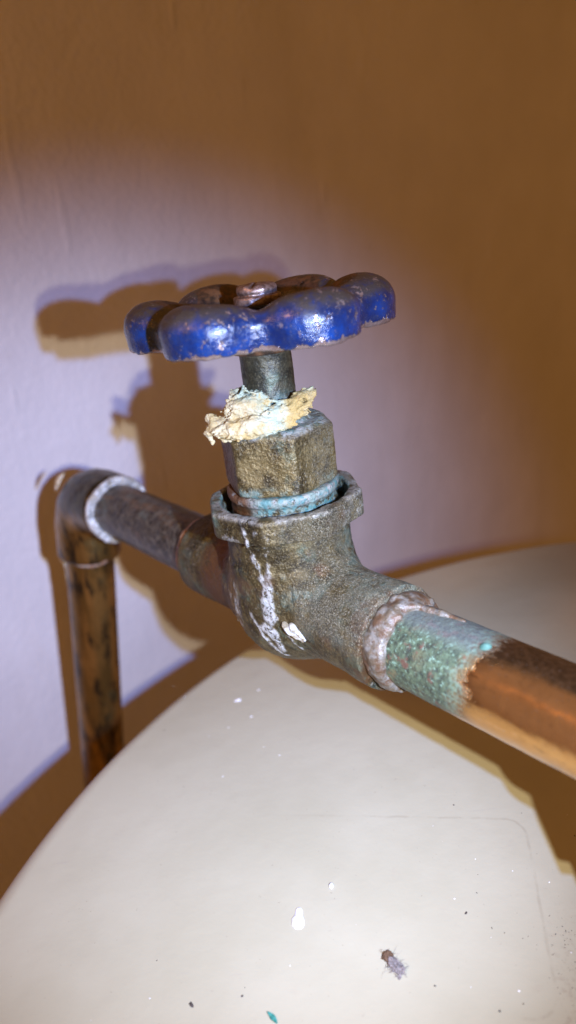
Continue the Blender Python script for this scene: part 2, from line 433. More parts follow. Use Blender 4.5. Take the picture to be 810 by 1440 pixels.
# --- bonnet collar (threaded ring in the mouth of the body) and packing nut
def zero(P): return np.zeros(len(P))
def collar_sdf(P):
    x, y, z = P[..., 0], P[..., 1], P[..., 2]; rho = np.hypot(x, y)
    d = smax(rho - 10.8, np.maximum(z - 25.5, 13 - z), .4)
    lip = smax(smax(rho - 11.5 + .25 * np.abs(z - 25), z - 25.9, .4), 23.9 - z, .5)
    d = smin(d, lip, .6)
    th = (z * 1.0 + np.arctan2(y, x) / (2 * math.pi) * 1.6) % 1.6 / 1.6
    d = d + .16 * np.cos(th * 2 * math.pi) * ss(23.0 - z, 0, .6)
    return d + .10 * fbm(P, 1.4, 3, 15) + .10 * fbm(P, 4, 2, 35)
sdf_obj('bonnet_collar', collar_sdf, (-12.5, -12.5, 12.5), (12.5, 12.5, 30.5), .28, bz, gate_valve,
        dict(crust=lambda P: .7 * ss(P[:, 2], 23.3, 24.4) + .3 * ss(fbm(P, 3, 3, 4), 0, .4), verd=lambda P: .85 * ss(P @ ER, -7.5, -4.5) + .0, dust=zero, rust=lambda P: ss(P @ ER, -5, -8)))

NUTROT = ROT - math.radians(73)
def nut_sdf(P):
    x, y, z = P[..., 0], P[..., 1], P[..., 2]; rho = np.hypot(x, y)
    k = math.pi / 3; aa = (np.arctan2(y, x) - NUTROT + math.pi * 8) % k
    hexd = rho * np.cos(aa - k / 2) - 10.25
    d = smax(hexd, rho - 11.7, .35)
    top = 38.6 - .55 * np.clip(rho - 9.2, 0, 9)
    d = smax(smax(d, z - top, .5), 25.9 + .25 * np.clip(rho - 10.2, 0, 9) - z, .4)
    cone = smax(rho - (7.4 - .35 * (z - 38)), z - 39.6, .5)
    d = smin(d, np.maximum(cone, 37 - z), .8)
    return d + .12 * fbm(P, 3.2, 3, 23) + .11 * fbm(P, .9, 3, 28)
bz_nut = bronze_mat('nut_bronze', base=((.028, .019, .006), (.12, .085, .028), (.30, .225, .095)), green=.3)
sdf_obj('packing_nut', nut_sdf, (-12.9, -12.9, 25), (12.9, 12.9, 40.6), .28, bz_nut, gate_valve,
        dict(crust=lambda P: np.clip(.75 * ss(P[:, 2], 37.0, 38.3) * ss(fbm(P, 2, 3, 2), -.5, .1) + .8 * ss(-(P @ ER), 9.0, 11) * ss(fbm(P, 2.5, 3, 5), 0, .3), 0, 1),
             verd=lambda P: np.clip(.6 * ss(P[:, 2], 28.6, 27) * ss(fbm(P, 4, 2, 9), -.1, .3) + .55 * ss(P[:, 2], 37.4, 38.6), 0, 1),
             dust=lambda P: .35 * ss(P @ ER, 4, 8), rust=lambda P: .8 * ss(-(P @ ER), 8.0, 10)))
# --- packing gland sleeve and stem
def sleeve_sdf(P):
    x, y, z = P[..., 0], P[..., 1], P[..., 2]; rho = np.hypot(x, y)
    r = 5.0 + .35 * ss(42 - z, 0, 3) + .15 * ss(z - 51, 0, 2)
    d = smax(rho - r, np.maximum(z - 55.5, 38 - z), .3)
    return d + .10 * fbm(P, 2.5, 3, 53) + .07 * fbm(P, .7, 2, 58)
sdf_obj('stem', sleeve_sdf, (-6.2, -6.2, 37.5), (6.2, 6.2, 56), .22,
        bronze_mat('stem_bronze', base=((.018, .018, .012), (.065, .058, .032), (.15, .13, .07)), green=.5, grit=.09), gate_valve,
        dict(crust=lambda P: .7 * ss(P[:, 2], 45, 42) * ss(fbm(P, 1.2, 3, 3), -.1, .3), verd=lambda P: .9 * ss(P[:, 2], 46, 41.5) * ss(P @ ER, -2, 2), dust=zero, rust=zero))

# --- handwheel : lobed cupped rim, dished web, hub
WROT = ROT + math.radians(2)
def wheel():
    nt_ = 540
    th = np.linspace(0, 2 * np.pi, nt_, endpoint=False)
    de = (th - WROT + math.pi / 6 + 8 * math.pi) % (math.pi / 3) - math.pi / 6
    lob = 16.6 * np.cos(de) + np.sqrt(np.maximum(9.0 ** 2 - (16.6 * np.sin(de)) ** 2, .2))
    R = np.log(np.exp(1.3 * lob) + np.exp(1.3 * 20.9)) / 1.3       # rounded valleys
    w = np.clip((R - 20.9) / (R.max() - 20.9), 0, 1)                  # 0 valley .. 1 lobe tip
    w = w ** .7
    hc = 59.4 + 0 * w                                              # height of the widest point
    crest = 61.6 + 2.4 * w
    rw = 4.0 + 2.2 * w                                             # rim half width
    rows = []
    def add(r, z): rows.append((r, z))
    one = np.ones(nt_)
    add(.01 * one, 60.4 * one); add(3 * one, 60.4 * one); add(5.4 * one, 60.1 * one); add(6.6 * one, 58.2 * one)
    web = 56.6
    r_in = R - 2 * rw
    for t in (.25, .5, .75): add(6.8 + (r_in - 6.8) * t, web + .4 * t * one)
    for a in np.linspace(-.15, 1, 9):                              # inner flank up to the crest
        a = max(a, 0); al = a * math.pi / 2
        add(R - rw - rw * np.cos(al) * 1.0, web + .6 + (crest - web - .6) * np.sin(al) ** 1.15)
    for a in np.linspace(.1, 1, 12):                               # crest over to the widest point
        al = math.pi / 2 * (1 - a)
        add(R - rw + rw * np.cos(al) ** .85, hc + (crest - hc) * np.sin(al))
    for t in (.25, .5, .75, 1): add(R - .15 * t - .25 * t * t, hc - (3.5) * t * one)
    add(R - .8, 55.5 * one); add(R - 1.4, 55.4 * one); add(R - 1.8, 55.7 * one)
    for t in (.3, .6, 1): add(R - 1.9 - .2 * t, 55.7 + 2.2 * t * one)
    for a in np.linspace(.15, 1, 6): add(R - 2.1 - (2 * rw - 3.6) * a, 57.9 + (crest - 59.9) * math.sin(math.pi * a) - 2.6 * a ** 2)
    add(r_in * .6 + 2.4, 54.9 * one); add(6.6 * one, 54.6 * one); add(6.2 * one, 52.6 * one); add(5.5 * one, 52.3 * one); add(.01 * one, 52.3 * one)
    V = np.stack([np.stack([r * np.cos(th), r * np.sin(th), z], -1) for r, z in rows]).reshape(-1, 3)
    m_ = len(rows)
    q = np.arange(m_ - 1)[:, None] * nt_ + np.arange(nt_)[None]; q2 = np.arange(m_ - 1)[:, None] * nt_ + (np.arange(nt_)[None] + 1) % nt_
    F = np.stack([q, q2, q2 + nt_, q + nt_], -1).reshape(-1, 4)[:, ::-1]
    rho = np.hypot(V[:, 0], V[:, 1]); out = V.copy(); out[:, 2] = 0; out /= (rho[:, None] + 1e-6)
    V += out * (.35 * fbm(V, 9, 2, 61) + .10 * fbm(V, 1.6, 3, 63))[:, None] * (rho > 6)[:, None]
    V[:, 2] += (.35 * fbm(V, 8, 2, 64) + .08 * fbm(V, 1.5, 3, 65)) * (rho > 6)
    lowlip = ss(57 - V[:, 2], 0, 1.6) * (rho > 15)
    V[:, 2] += lowlip * (.35 * fbm(V, 2.2, 3, 67)); V += out * (lowlip * .3 * fbm(V, 1.2, 3, 68))[:, None]
    Rr = np.tile(R, m_); zz = V[:, 2]
    edge = ss(56.6 - zz + 1.4 * fbm(V, 2.0, 3, 69), 0, .9) * ss(rho, Rr - 3, Rr - 1.5)
    inner = ss(Rr - 6.2 - rho + 1.8 * fbm(V, 3, 3, 70), -1.5, 2.5)          # bare rusty web
    topw = ss(zz - 60.0 + 1.8 * fbm(V, 4, 3, 71), 0, 2.6)                      # rubbed, grimy crests
    return V, F, dict(edge=edge, inner=inner, topw=topw)
def wheel_mat():
    M = Mt('chipped_blue_enamel')
    e, i, t = M.attr('edge'), M.attr('inner'), M.attr('topw')
    x, y, z = M.xyz()
    blue = M.mix(M.step(M.noise(4, 4, .6), .35, .7), (.001, .012, .060), (.001, .034, .160))
    grime = M.step(M.noise(1.3, 5, .7, off=2), .38, .68)
    c = M.mix(M.mth('MULTIPLY', grime, .42), blue, (.016, .024, .038))
    c = M.mix(M.mth('MULTIPLY', t, M.step(M.noise(2.0, 5, .72, off=12), .28, .52), clamp=True), c, (.045, .038, .03))
    chip = M.step(M.noise(2.3, 6, .72, off=22, dist=.3), .605, .625)
    chip2 = M.step(M.noise(.8, 4, .7, off=32), .62, .65)
    chips = M.mth('MULTIPLY', M.mth('MAXIMUM', M.mth('MULTIPLY', chip, .95), M.mth('MULTIPLY', chip2, .6)), M.step(M.noise(6, 3, .6, off=122), .40, .54))
    chips = M.mth('MAXIMUM', chips, M.mth('MULTIPLY', M.step(M.noise(4.2, 5, .7, off=132, dist=.5), .63, .645), .9))
    edgeb = M.step(M.mth('MULTIPLY_ADD', M.noise(1.1, 4, .7, off=42), 1.1, M.mth('SUBTRACT', e, .95)), .15, .35)
    bare = M.mth('MAXIMUM', chips, edgeb)
    c = M.mix(bare, c, M.mix(M.noise(.9, 3, .6, off=52), (.22, .14, .10), (.60, .48, .42)))
    rust = M.mix(M.step(M.noise(2.2, 4, .65, off=62), .4, .65), (.030, .018, .010), (.12, .055, .022))
    inn = M.step(M.mth('MULTIPLY_ADD', M.noise(1.6, 4, .7, off=72), .8, M.mth('SUBTRACT', i, .4)), .25, .5)
    c = M.mix(inn, c, rust)
    rough = M.mth('MULTIPLY_ADD', M.mth('MAXIMUM', M.mth('MAXIMUM', inn, t), M.mth('MULTIPLY', grime, .4)), .3, M.mth('MULTIPLY_ADD', M.noise(1.2, 4, .6, off=82), .20, .09))
    h = M.mth('ADD', M.mth('MULTIPLY', bare, -1.2), M.mth('MULTIPLY', M.noise(.9, 4, .68, off=92), 1.5))
    nrm = M.bump(h, .12)
    return M.done(c, rough, M.mth('MULTIPLY', bare, .75), nrm, spec=.6, coat=M.mth('MULTIPLY', M.mth('SUBTRACT', 1., M.mth('MAXIMUM', bare, inn), clamp=True), .35))
V_, F_, at_ = wheel()
handwheel = mesh_obj('handwheel', V_, F_, wheel_mat(), gate_valve, attrs=at_)
def wnut_sdf(P):
    P = P - np.array([0, 0, 2.7])
    x, y, z = P[..., 0], P[..., 1], P[..., 2]; rho = np.hypot(x, y)
    ws = smax(rho - 4.5, np.abs(z - 59.2) - .8, .5)
    k = math.pi / 3; aa = (np.arctan2(y, x) + .3 + math.pi * 8) % k
    hx = smax(smax(rho * np.cos(aa - k / 2) - 3.1, z - 62.3 + .14 * rho, .5), 58.5 - z, .2)
    ri = np.hypot(rho - 3.1, (z - 60.9) * .9) - .75
    d = smin(smin(ws, hx, .5), ri, .5)
    d = smax(d, -np.maximum(np.abs(x * .8 + y * .6) - .35, 61.5 - z), .2)
    return d + .09 * fbm(P, 1.1, 3, 91)
def bare_mat(name, a, b, rough=.4, metal=.75, s=1.0):
    M = Mt(name); n = M.noise(1.2 * s, 5, .65)
    c = M.mix(M.step(n, .35, .65), a, b)
    return M.done(c, M.mth('MULTIPLY_ADD', M.noise(.7 * s, 3, .6, off=3), .4, rough - .15), metal, M.bump(M.noise(.5 * s, 4, .65, off=6), .1 * s))
sdf_obj('wheel_nut', wnut_sdf, (-5.5, -5.5, 59.9), (5.5, 5.5, 66), .18, bare_mat('worn_screw', (.17, .105, .075), (.45, .34, .29), .36), handwheel)

# ------------------------------------------------------------------ copper pipes
PR = 7.95
def copper_mat(name, patina=None):
    M = Mt(name)
    x, y, z = M.xyz()
    st = (.25, 1, 1) if patina in ('left', 'right') else (1, 1, .25)
    n1 = M.noise(7, 5, .6, stretch=st); n2 = M.noise(1.1, 5, .68, off=5); n3 = M.noise(3.2, 5, .65, off=15, stretch=st)
    bright = M.mix(M.step(n1, .35, .7), (.58, .30, .095), (.70, .39, .14))
    brown = M.mix(M.step(n2, .35, .65), (.075, .045, .022), (.16, .09, .042))
    black = M.mix(M.step(n2, .4, .62), (.014, .011, .008), (.075, .060, .042))
    if patina == 'right':
        # bare copper past 49 mm, thick green before; the upper side dull and brown
        top = M.step(M.mth('MULTIPLY_ADD', n3, 5., M.mth('ADD', z, M.mth('MULTIPLY', y, .62))), 6.2, 8.4)
        c = M.mix(M.mth('MULTIPLY', top, .93), bright, brown)
        c = M.mix(M.mth('MULTIPLY', M.step(n3, .62, .72), .6), c, black)
        c = M.mix(M.mth('MULTIPLY', M.step(M.noise(.5, 3, .7, off=25), .62, .68), .5), c, (.45, .36, .27))
        c = M.mix(M.mth('MULTIPLY', M.step(M.noise(.35, 3, .7, off=125), .62, .70), .6), c, (.10, .06, .03))
        c = M.mix(M.mth('MULTIPLY', M.step(M.noise(4, 5, .7, off=135), .54, .70), .4), c, (.20, .11, .045))
        bx = M.mth('MULTIPLY_ADD', n2, 2.0, M.mth('MULTIPLY_ADD', n3, 9., M.mth('MULTIPLY_ADD', z, -.30, M.mth('SUBTRACT', x, 1.5))))
        c = M.mix(M.mth('MULTIPLY', M.step(bx, 57.5, 52.5), .75), c, M.mix(n2, (.10, .055, .028), (.24, .13, .06)))
        g = M.mth('MULTIPLY', M.step(bx, 50.0, 56.5, inv=True), M.step(M.mth('ADD', M.mth('MULTIPLY', M.step(bx, 50.0, 56.5, inv=True), 1.0), M.noise(.7, 4, .7, off=95)), .66, .90))
        gc = M.mix(M.step(M.noise(1.3, 5, .7, off=35), .36, .62), (.030, .038, .024), (.085, .12, .065))
        gc = M.mix(M.step(M.noise(.8, 4, .7, off=45), .54, .68), gc, (.18, .28, .19))
        gc = M.mix(M.mth('MULTIPLY', M.step(M.noise(4, 4, .6, off=55), .50, .66), M.step(x, 44, 36)), gc, (.16, .13, .06))
        gc = M.mix(M.mth('MULTIPLY', M.step(M.noise(2.5, 4, .6, off=65), .58, .68), .8), gc, (.12, .055, .035))
        gc = M.mix(M.mth('MULTIPLY', M.step(M.mth('ADD', z, M.mth('MULTIPLY', y, .5)), 3.6, 6.8), .7), gc, (.09, .10, .09))
        fringe = M.mth('MULTIPLY', M.step(bx, 50.3, 52.2), .8)
        gc = M.mix(M.mth('MULTIPLY', fringe, M.mth('MULTIPLY', M.step(M.noise(.7, 3, .6, off=75), .42, .60), .7)), gc, (.15, .31, .23))
        c = M.mix(g, c, gc)
        metal = M.mth('MULTIPLY', M.mth('SUBTRACT', 1., g), .95)
        rough = M.mth('MULTIPLY_ADD', g, .32, M.mth('MULTIPLY_ADD', top, .25, M.mth('MULTIPLY_ADD', n2, .16, .07)))
        h = M.mth('ADD', M.mth('MULTIPLY', M.mth('MULTIPLY', g, M.noise(.8, 5, .7, off=85)), 2.2), M.mth('MULTIPLY', n2, .10))
        h = M.mth('ADD', h, M.mth('MULTIPLY', g, .35))
    elif patina == 'left':
        c = M.mix(M.step(n1, .50, .66), black, brown)
        c = M.mix(M.mth('MULTIPLY', M.step(M.noise(2.4, 5, .7, off=25), .46, .66), .6), c, (.15, .135, .10))
        c = M.mix(M.mth('MULTIPLY', M.step(M.noise(6, 4, .6, off=45), .55, .66), .5), c, (.10, .13, .11))
        metal = .3; rough = M.mth('MULTIPLY_ADD', n2, .3, .2); h = M.mth('MULTIPLY', n2, .5)
    else:
        c = M.mix(M.step(n1, .40, .6), (.20, .115, .032), (.36, .20, .058))
        c = M.mix(M.mth('MULTIPLY', M.step(n3, .48, .62), .9), c, (.032, .026, .018))
        c = M.mix(M.mth('MULTIPLY', M.step(M.noise(9, 4, .6, off=35), .55, .7), .6), c, (.12, .12, .06))
        metal = .8; rough = M.mth('MULTIPLY_ADD', n2, .22, .20); h = M.mth('MULTIPLY', n2, .5)
        if patina == 'elbow': c = M.mix(M.mth('MULTIPLY', M.step(M.mth('MULTIPLY_ADD', n1, 12., z), 2., 7.), .9), c, M.mix(M.step(M.noise(3, 4, .6, off=145), .4, .6), (.016, .013, .007), (.060, .058, .034)))
    return M.done(c, rough, metal, M.bump(h, .14))
cop_e = copper_mat('copper_elbow', 'elbow')
cop_r, cop_l, cop_d = copper_mat('copper_right', 'right'), copper_mat('copper_left', 'left'), copper_mat('copper_riser', 'riser')
def solder_mat(name, a, b, cstain):
    M = Mt(name)
    c = M.mix(M.step(M.noise(1.4, 4, .6), .4, .62), a, b)
    c = M.mix(M.mth('MULTIPLY', M.step(M.noise(3.2, 4, .65, off=8), .47, .6), .85), c, cstain)
    c = M.mix(M.mth('MULTIPLY', M.step(M.noise(.8, 3, .7, off=18), .6, .66), .7), c, (.09, .05, .03))
    return M.done(c, M.mth('MULTIPLY_ADD', M.noise(1, 3, .6), .4, .25), .25, M.bump(M.noise(.8, 4, .7, off=6), .22))

def ring_sdf(x0, wid, r, seed, amp=.5, tail=0):
    def f(P):
        x, y, z = P[..., 0], P[..., 1], P[..., 2]
        rx = np.hypot(y, z); xx = x + 1.0 * fbm(P * np.array([0, 1, 1]), 9, 2, seed) + .5 * vn(P, 2, seed + 1)
        d = np.hypot((xx - x0) / wid * 1.2, np.maximum(rx - r, (r - 2 - rx))) - 1.2
        d = np.maximum(np.abs(xx - x0) - wid, rx - r - .9 * np.sqrt(np.clip(1 - ((xx - x0) / wid) ** 2, 0, 1)))
        if tail: d = smin(d, poly_dist(P, tail), 1.0)
        d = d + amp * fbm(P, 2.2, 4, seed + 3) * .5
        return np.maximum(d, (PR - .8) - rx)
    return f
pipe_right = thing('copper_pipe', 'copper pipe at right with green patina beside the valve and bare bright copper beyond', 'copper pipe', VF)
pr_ = line((21, 0, 0), (80, 0, 0), 150)
tube('pipe_run', pr_, PR, cop_r, pipe_right, seg=96, bump=.10, seed=4)
# past the frame a 45 degree elbow takes the pipe down to the tank
D45 = Vector((.64, -.47, -.6)).normalized(); E0 = Vector((81, 0, 0))
tube('elbow', [E0 - Vector((7, 0, 0)), E0 - Vector((5, 0, 0)), E0 - Vector((2, .2, .2)), E0 + Vector((1.5, -1, -1.2)), E0 + D45 * 6, E0 + D45 * 12], 9.4, cop_l, pipe_right, bump=.1)
tube('drop_leg', line(E0 + D45 * 8, E0 + D45 * 74, 30), PR, cop_d, pipe_right, bump=.08)
sr1 = solder_mat('solder_tan', (.12, .09, .055), (.18, .165, .135), (.10, .05, .022))
tail = [((vf(0, 0, 0) * 0 + np.array([30.5, -1, 9.0])), 1.0), ((np.array([36, 1.0, 8.0])), .8), ((np.array([43, 2.5, 7.4])), .6)]
sdf_obj('solder_ring', ring_sdf(31.2, 2.6, 8.6, 5, 1.3, tail), (26, -12.2, -12.2), (44, 12.2, 12.2), .26, sr1, pipe_right)
tube('green_bead', line((50.0, -2.2, 7.2), (51.8, -1.4, 7.9), 5), [.35, .75, .85, .7, .3], bare_mat('green_salt', (.04, .11, .08), (.09, .19, .14), .7, 0), pipe_right, seg=16, bump=.2)

pipe_left = thing('copper_pipe', 'dark tarnished copper pipe at left, elbowed down behind the tank, white ring at the elbow', 'copper pipe', VF)
# riser direction in the valve frame
KX = -107.
Vi = VF.inverted().to_3x3()
dd = (Vi @ Vector((-0.134, 0.054, -0.9895))).normalized()
ux = Vector((1, 0, 0))
K = Vector((KX, 0, 0))
rb = 12.5
def bend(K, d1, d2, r, n=20):
    """quadratic-ish arc between leg directions d1 (incoming side) and d2"""
    a = K + d1 * r; b = K + d2 * r; out = []
    for i in range(n + 1):
        t = i / n; w = 1.0
        wt = (1 - t) ** 2 + 2 * w * t * (1 - t) + t * t
        out.append((a * (1 - t) ** 2 + K * (2 * w * t * (1 - t)) + b * t * t) / wt)
    return out
tube('pipe_run', line((-24, 0, 0), (KX + rb - 1, 0, 0), 110), PR, cop_l, pipe_left, seg=96, bump=.12, seed=14)
arc = bend(K, ux, dd, rb)
epath = line(K + ux * (rb + 9), K + ux * (rb + .5), 8) + arc + line(K + dd * (rb + .5), K + dd * (rb + 8), 8)
elb = tube('elbow', epath, 10.3, cop_e, pipe_left, seg=96, bump=.22, seed=24)
tube('riser', line(K + dd * (rb - 1), K + dd * 260, 200), PR, cop_d, pipe_left, seg=72, bump=.10, seed=34)
white = solder_mat('white_sealant', (.36, .355, .34), (.46, .45, .44), (.30, .26, .20))
sdf_obj('sealant_ring', ring_sdf(KX + rb + 10.0, .9, 9.5, 15, 1.0), (KX + rb + 6, -12.2, -12.2), (KX + rb + 15, 12.2, 12.2), .35, white, pipe_left)
sr2 = solder_mat('solder_rust', (.20, .10, .045), (.33, .19, .10), (.11, .05, .02))
sdf_obj('solder_ring', ring_sdf(-34.0, 1.2, 8.7, 25, .4), (-38, -11.5, -11.5), (-30, 11.5, 11.5), .3, sr2, pipe_left)
# solder bead under the elbow, ring round the riser
def ring_path(c, d, r, rr, seed, n=60):
    d = d.normalized(); a = d.orthogonal().normalized(); b = d.cross(a); pts = []; rad = []
    for i in range(n + 1):
        t = 2 * math.pi * i / n
        k = .5 + .5 * math.sin(3 * t + seed)
        pts.append(c + (a * math.cos(t) + b * math.sin(t)) * (r + .25 * math.sin(5 * t + seed)) + d * .4 * math.sin(4 * t + 2 * seed)); rad.append(rr * (.75 + .5 * k))
    return pts, rad
p_, r_ = ring_path(K + dd * (rb + 8), dd, 9.0, 1.0, 1.3)
tube('solder_bead', p_, r_, solder_mat('solder_pinkish', (.34, .19, .12), (.46, .32, .24), (.30, .30, .24)), pipe_left, seg=14, bump=.25, cap=False)
rng = np.random.default_rng(5)
def blob_sdf(c, r, seed, amp=.35, sc=1.0):
    c = np.array(c, float); r = np.array(r, float)
    return lambda P: (np.linalg.norm((P - c) / r, axis=-1) - 1) * r.min() + amp * fbm(P, sc, 3, seed)

# ------------------------------------------------------------------ dried clump of sealant on the packing nut
def clump_sdf(P):
    R_ = (P @ ER - 1.7 + 4) / 1.08 - 4; A_ = P @ EA; Z = (P[..., 2] - 40) / 1.1 + 39.7
    q = np.stack([R_, A_, Z], -1)
    wq = q + .55 * np.stack([vn(P, 3, 1), vn(P, 3, 2), vn(P, 3, 3)], -1) + .25 * np.stack([vn(P, 1.2, 4), vn(P, 1.2, 5), vn(P, 1.2, 6)], -1)
    def ell(c, r):
        r = np.array(r, float); return (np.linalg.norm((wq - np.array(c)) / r, axis=-1) - 1) * r.min()
    d = ell((-6.0, -5.2, 42.5), (4.6, 3.2, 2.5))                  # upper loaf
    d = smin(d, ell((-4.6, -8.8, 39.5), (6.8, 2.4, 1.9)), .45)    # lower roll
    d = smin(d, ell((-9.4, -7.4, 39.5), (3.2, 2.4, 2.0)), .5)
    d = smin(d, ell((.2, -6.6, 40.9), (4.8, 2.4, 1.7)), .7)
    d = smin(d, ell((-6.0, -3.5, 44.6), (3.4, 2.0, 1.0)), .4)
    arm = poly_dist(wq, [((-9.5, -6.8, 40.4), 1.6), ((-12.0, -6.6, 40.2), 1.5), ((-13.1, -6.5, 39.2), 1.0), ((-12.9, -6.6, 37.7), .6)])
    d = smin(d, arm, .5)
    d = smin(d, poly_dist(wq, [((-11.2, -6.5, 40.6), 1.1), ((-12.9, -5.9, 41.6), .8)]), .4)
    # ear: a thin curled leaf to the right with a slit in it
    lf = poly_dist(wq, [((1.4, -6.6, 41.0), 1.7), ((3.4, -6.0, 42.2), 1.9), ((4.8, -5.2, 43.4), 1.3)])
    slit = poly_dist(q, [((2.8, -8.4, 42.2), .45), ((4.4, -7.2, 43.0), .40), ((3.4, -6.0, 42.5), .4)])
    d = smin(d, lf, .7)
    d = smax(d, -slit, .15)
    for (a, b, r) in (((-9.6, -5, 44.2), (-6.2, -5.4, 45.6), .45), ((-6.2, -5.4, 45.8), (-2.6, -6.2, 43.8), .5), ((-2.6, -6.6, 43.6), (.6, -6.4, 43.0), .55)):
        d = smin(d, poly_dist(wq, [(a, r), (b, r)]), .3)
    rho = np.hypot(P[..., 0], P[..., 1])
    wr = np.abs(fbm(wq * np.array([.8, 1, 1.5]), 1.5, 4, 31))
    d = d + .62 * (.30 - wr) + .30 * fbm(P, 2.4, 3, 38) + .34 * np.abs(fbm(P * np.array([1, 1, 2.6]), 1.0, 3, 48)) + .20 * fbm(P * np.array([1, 1, 2.2]), .7, 3, 36)
    return np.maximum(d, 4.6 - rho)
def clump_mat():
    M = Mt('dried_sealant')
    gr = M.attr('green'); yl = M.attr('yellow')
    c = M.mix(M.step(M.noise(2.4, 5, .62), .36, .64), (.46, .40, .24), (.36, .27, .115))
    c = M.mix(M.mth('MULTIPLY', yl, .85), c, (.36, .24, .07))
    c = M.mix(M.mth('MULTIPLY', M.attr('cav'), .75), c, (.24, .15, .055))
    c = M.mix(M.mth('MULTIPLY', M.step(M.noise(1.1, 4, .7, off=4), .60, .70), .8), c, (.30, .16, .05))
    c = M.mix(M.mth('MULTIPLY', gr, M.step(M.noise(1.2, 4, .6, off=8), .36, .56)), c, (.26, .42, .36))
    h = M.mth('ADD', M.noise(.7, 5, .72, off=12), M.mth('MULTIPLY', M.noise(.3, 3, .7, off=19), .5))
    return M.done(c, .72, 0, M.bump(h, .30), spec=.35, sss=(.25, .8))
def clump_cav(P):
    R_ = (P @ ER - 1.7 + 4) / 1.08 - 4; A_ = P @ EA; Z = (P[..., 2] - 40) / 1.1 + 39.7
    q = np.stack([R_, A_, Z], -1)
    wq = q + .55 * np.stack([vn(P, 3, 1), vn(P, 3, 2), vn(P, 3, 3)], -1) + .25 * np.stack([vn(P, 1.2, 4), vn(P, 1.2, 5), vn(P, 1.2, 6)], -1)
    return ss(np.abs(fbm(wq * np.array([.8, 1, 1.5]), 1.5, 4, 31)), .075, .0) * ss(fbm(P, 3, 2, 39), -.4, .2)
clump = sdf_obj('sealant_clump', clump_sdf, (-18, -18, 35.0), (14, 10, 49), .20, clump_mat(), None, dict(cav=clump_cav,
    green=lambda P: np.clip(ss(P @ ER, -4.5, 0.5) * ss(P @ ER, 4, 1) + ss(P[:, 2], 44.3, 45.6) * ss(P @ ER, -8, -5), 0, 1) * .5,
    yellow=lambda P: np.clip(ss(fbm(P, 3.5, 3, 95), .02, .35) * .8 + .7 * ss(P @ ER, 2.5, 4), 0, 1)))
clump.matrix_world = VF
tag(clump, 'crumpled cream-yellow clump of dried sealant stuck round the stem on top of the nut', 'sealant clump')

flake_p = [((9.5, -11.2, .6), .7), ((11.3, -10.7, -.1), 1.25), ((13.8, -10.1, -1.8), .25)]
def flake_sdf(P):
    d = poly_dist(P, flake_p)
    r = np.sin((P[..., 0] * .8 + P[..., 2] * .9) * 4.2)
    return d + .22 * r + .45 * fbm(P, 1.3, 3, 9)
def salt_mat(name, a, b, s=1.):
    M = Mt(name)
    c = M.mix(M.step(M.noise(1.5 * s, 4, .6), .4, .6), a, b)
    return M.done(c, .6, 0, M.bump(M.noise(.5 * s, 4, .7, off=4), .15 * s), sss=(.2, .5))
sdf_obj('mineral_flake', flake_sdf, (7.5, -14, -4), (15.5, -8, 3), .16, salt_mat('mineral_salt', (.20, .165, .10), (.36, .36, .33)), gate_valve)
# drips and old sealant on the elbow of the left pipe
drip_m = salt_mat('old_sealant', (.42, .38, .24), (.62, .58, .46))
pd = np.array(dd); side = np.array(VF.inverted().to_3x3() @ Vector((-1, -.1, 0)))
side = side - pd * (side @ pd); side /= np.linalg.norm(side)
kk = np.array(K)
pl_ = [kk + side * 9.0 + pd * (rb + 6), kk + side * 8.8 + pd * (rb + 10.5), kk + side * 8.2 + pd * (rb + 14)]
def drips_sdf(P):
    d = None
    for c, r in ((pl_[0] - pd * 2, 1.2), (pl_[0], .8), (pl_[1] + pd * .8, 1.1)):
        q = np.linalg.norm(P - c, axis=-1) - r; d = q if d is None else smin(d, q, .5)
    d = smin(d, poly_dist(P, [(pl_[1], .5), (pl_[2], .4), (pl_[2] + pd * 7, .25)]), .5)
    return d + .15 * fbm(P, 1, 3, 3)
lo_ = np.minimum.reduce(pl_ + [pl_[2] + pd * 7, pl_[0] - pd * 3]) - 2.2; hi_ = np.maximum.reduce(pl_ + [pl_[2] + pd * 7, pl_[0] - pd * 3]) + 2.2
sdf_obj('sealant_drip', drips_sdf, lo_, hi_, .28, drip_m, pipe_left)
up_ = -pd; cc = kk + side * 5.2 + up_ * 2.2
sdf_obj('sealant_smear', lambda P: np.maximum(blob_sdf(cc, (4.0, 4.6, 5.0), 8, .6, 2.5)(P), 9.4 - np.linalg.norm((P - kk) - 0, axis=-1)), cc - 6.5, cc + 6.5, .35, drip_m, pipe_left)

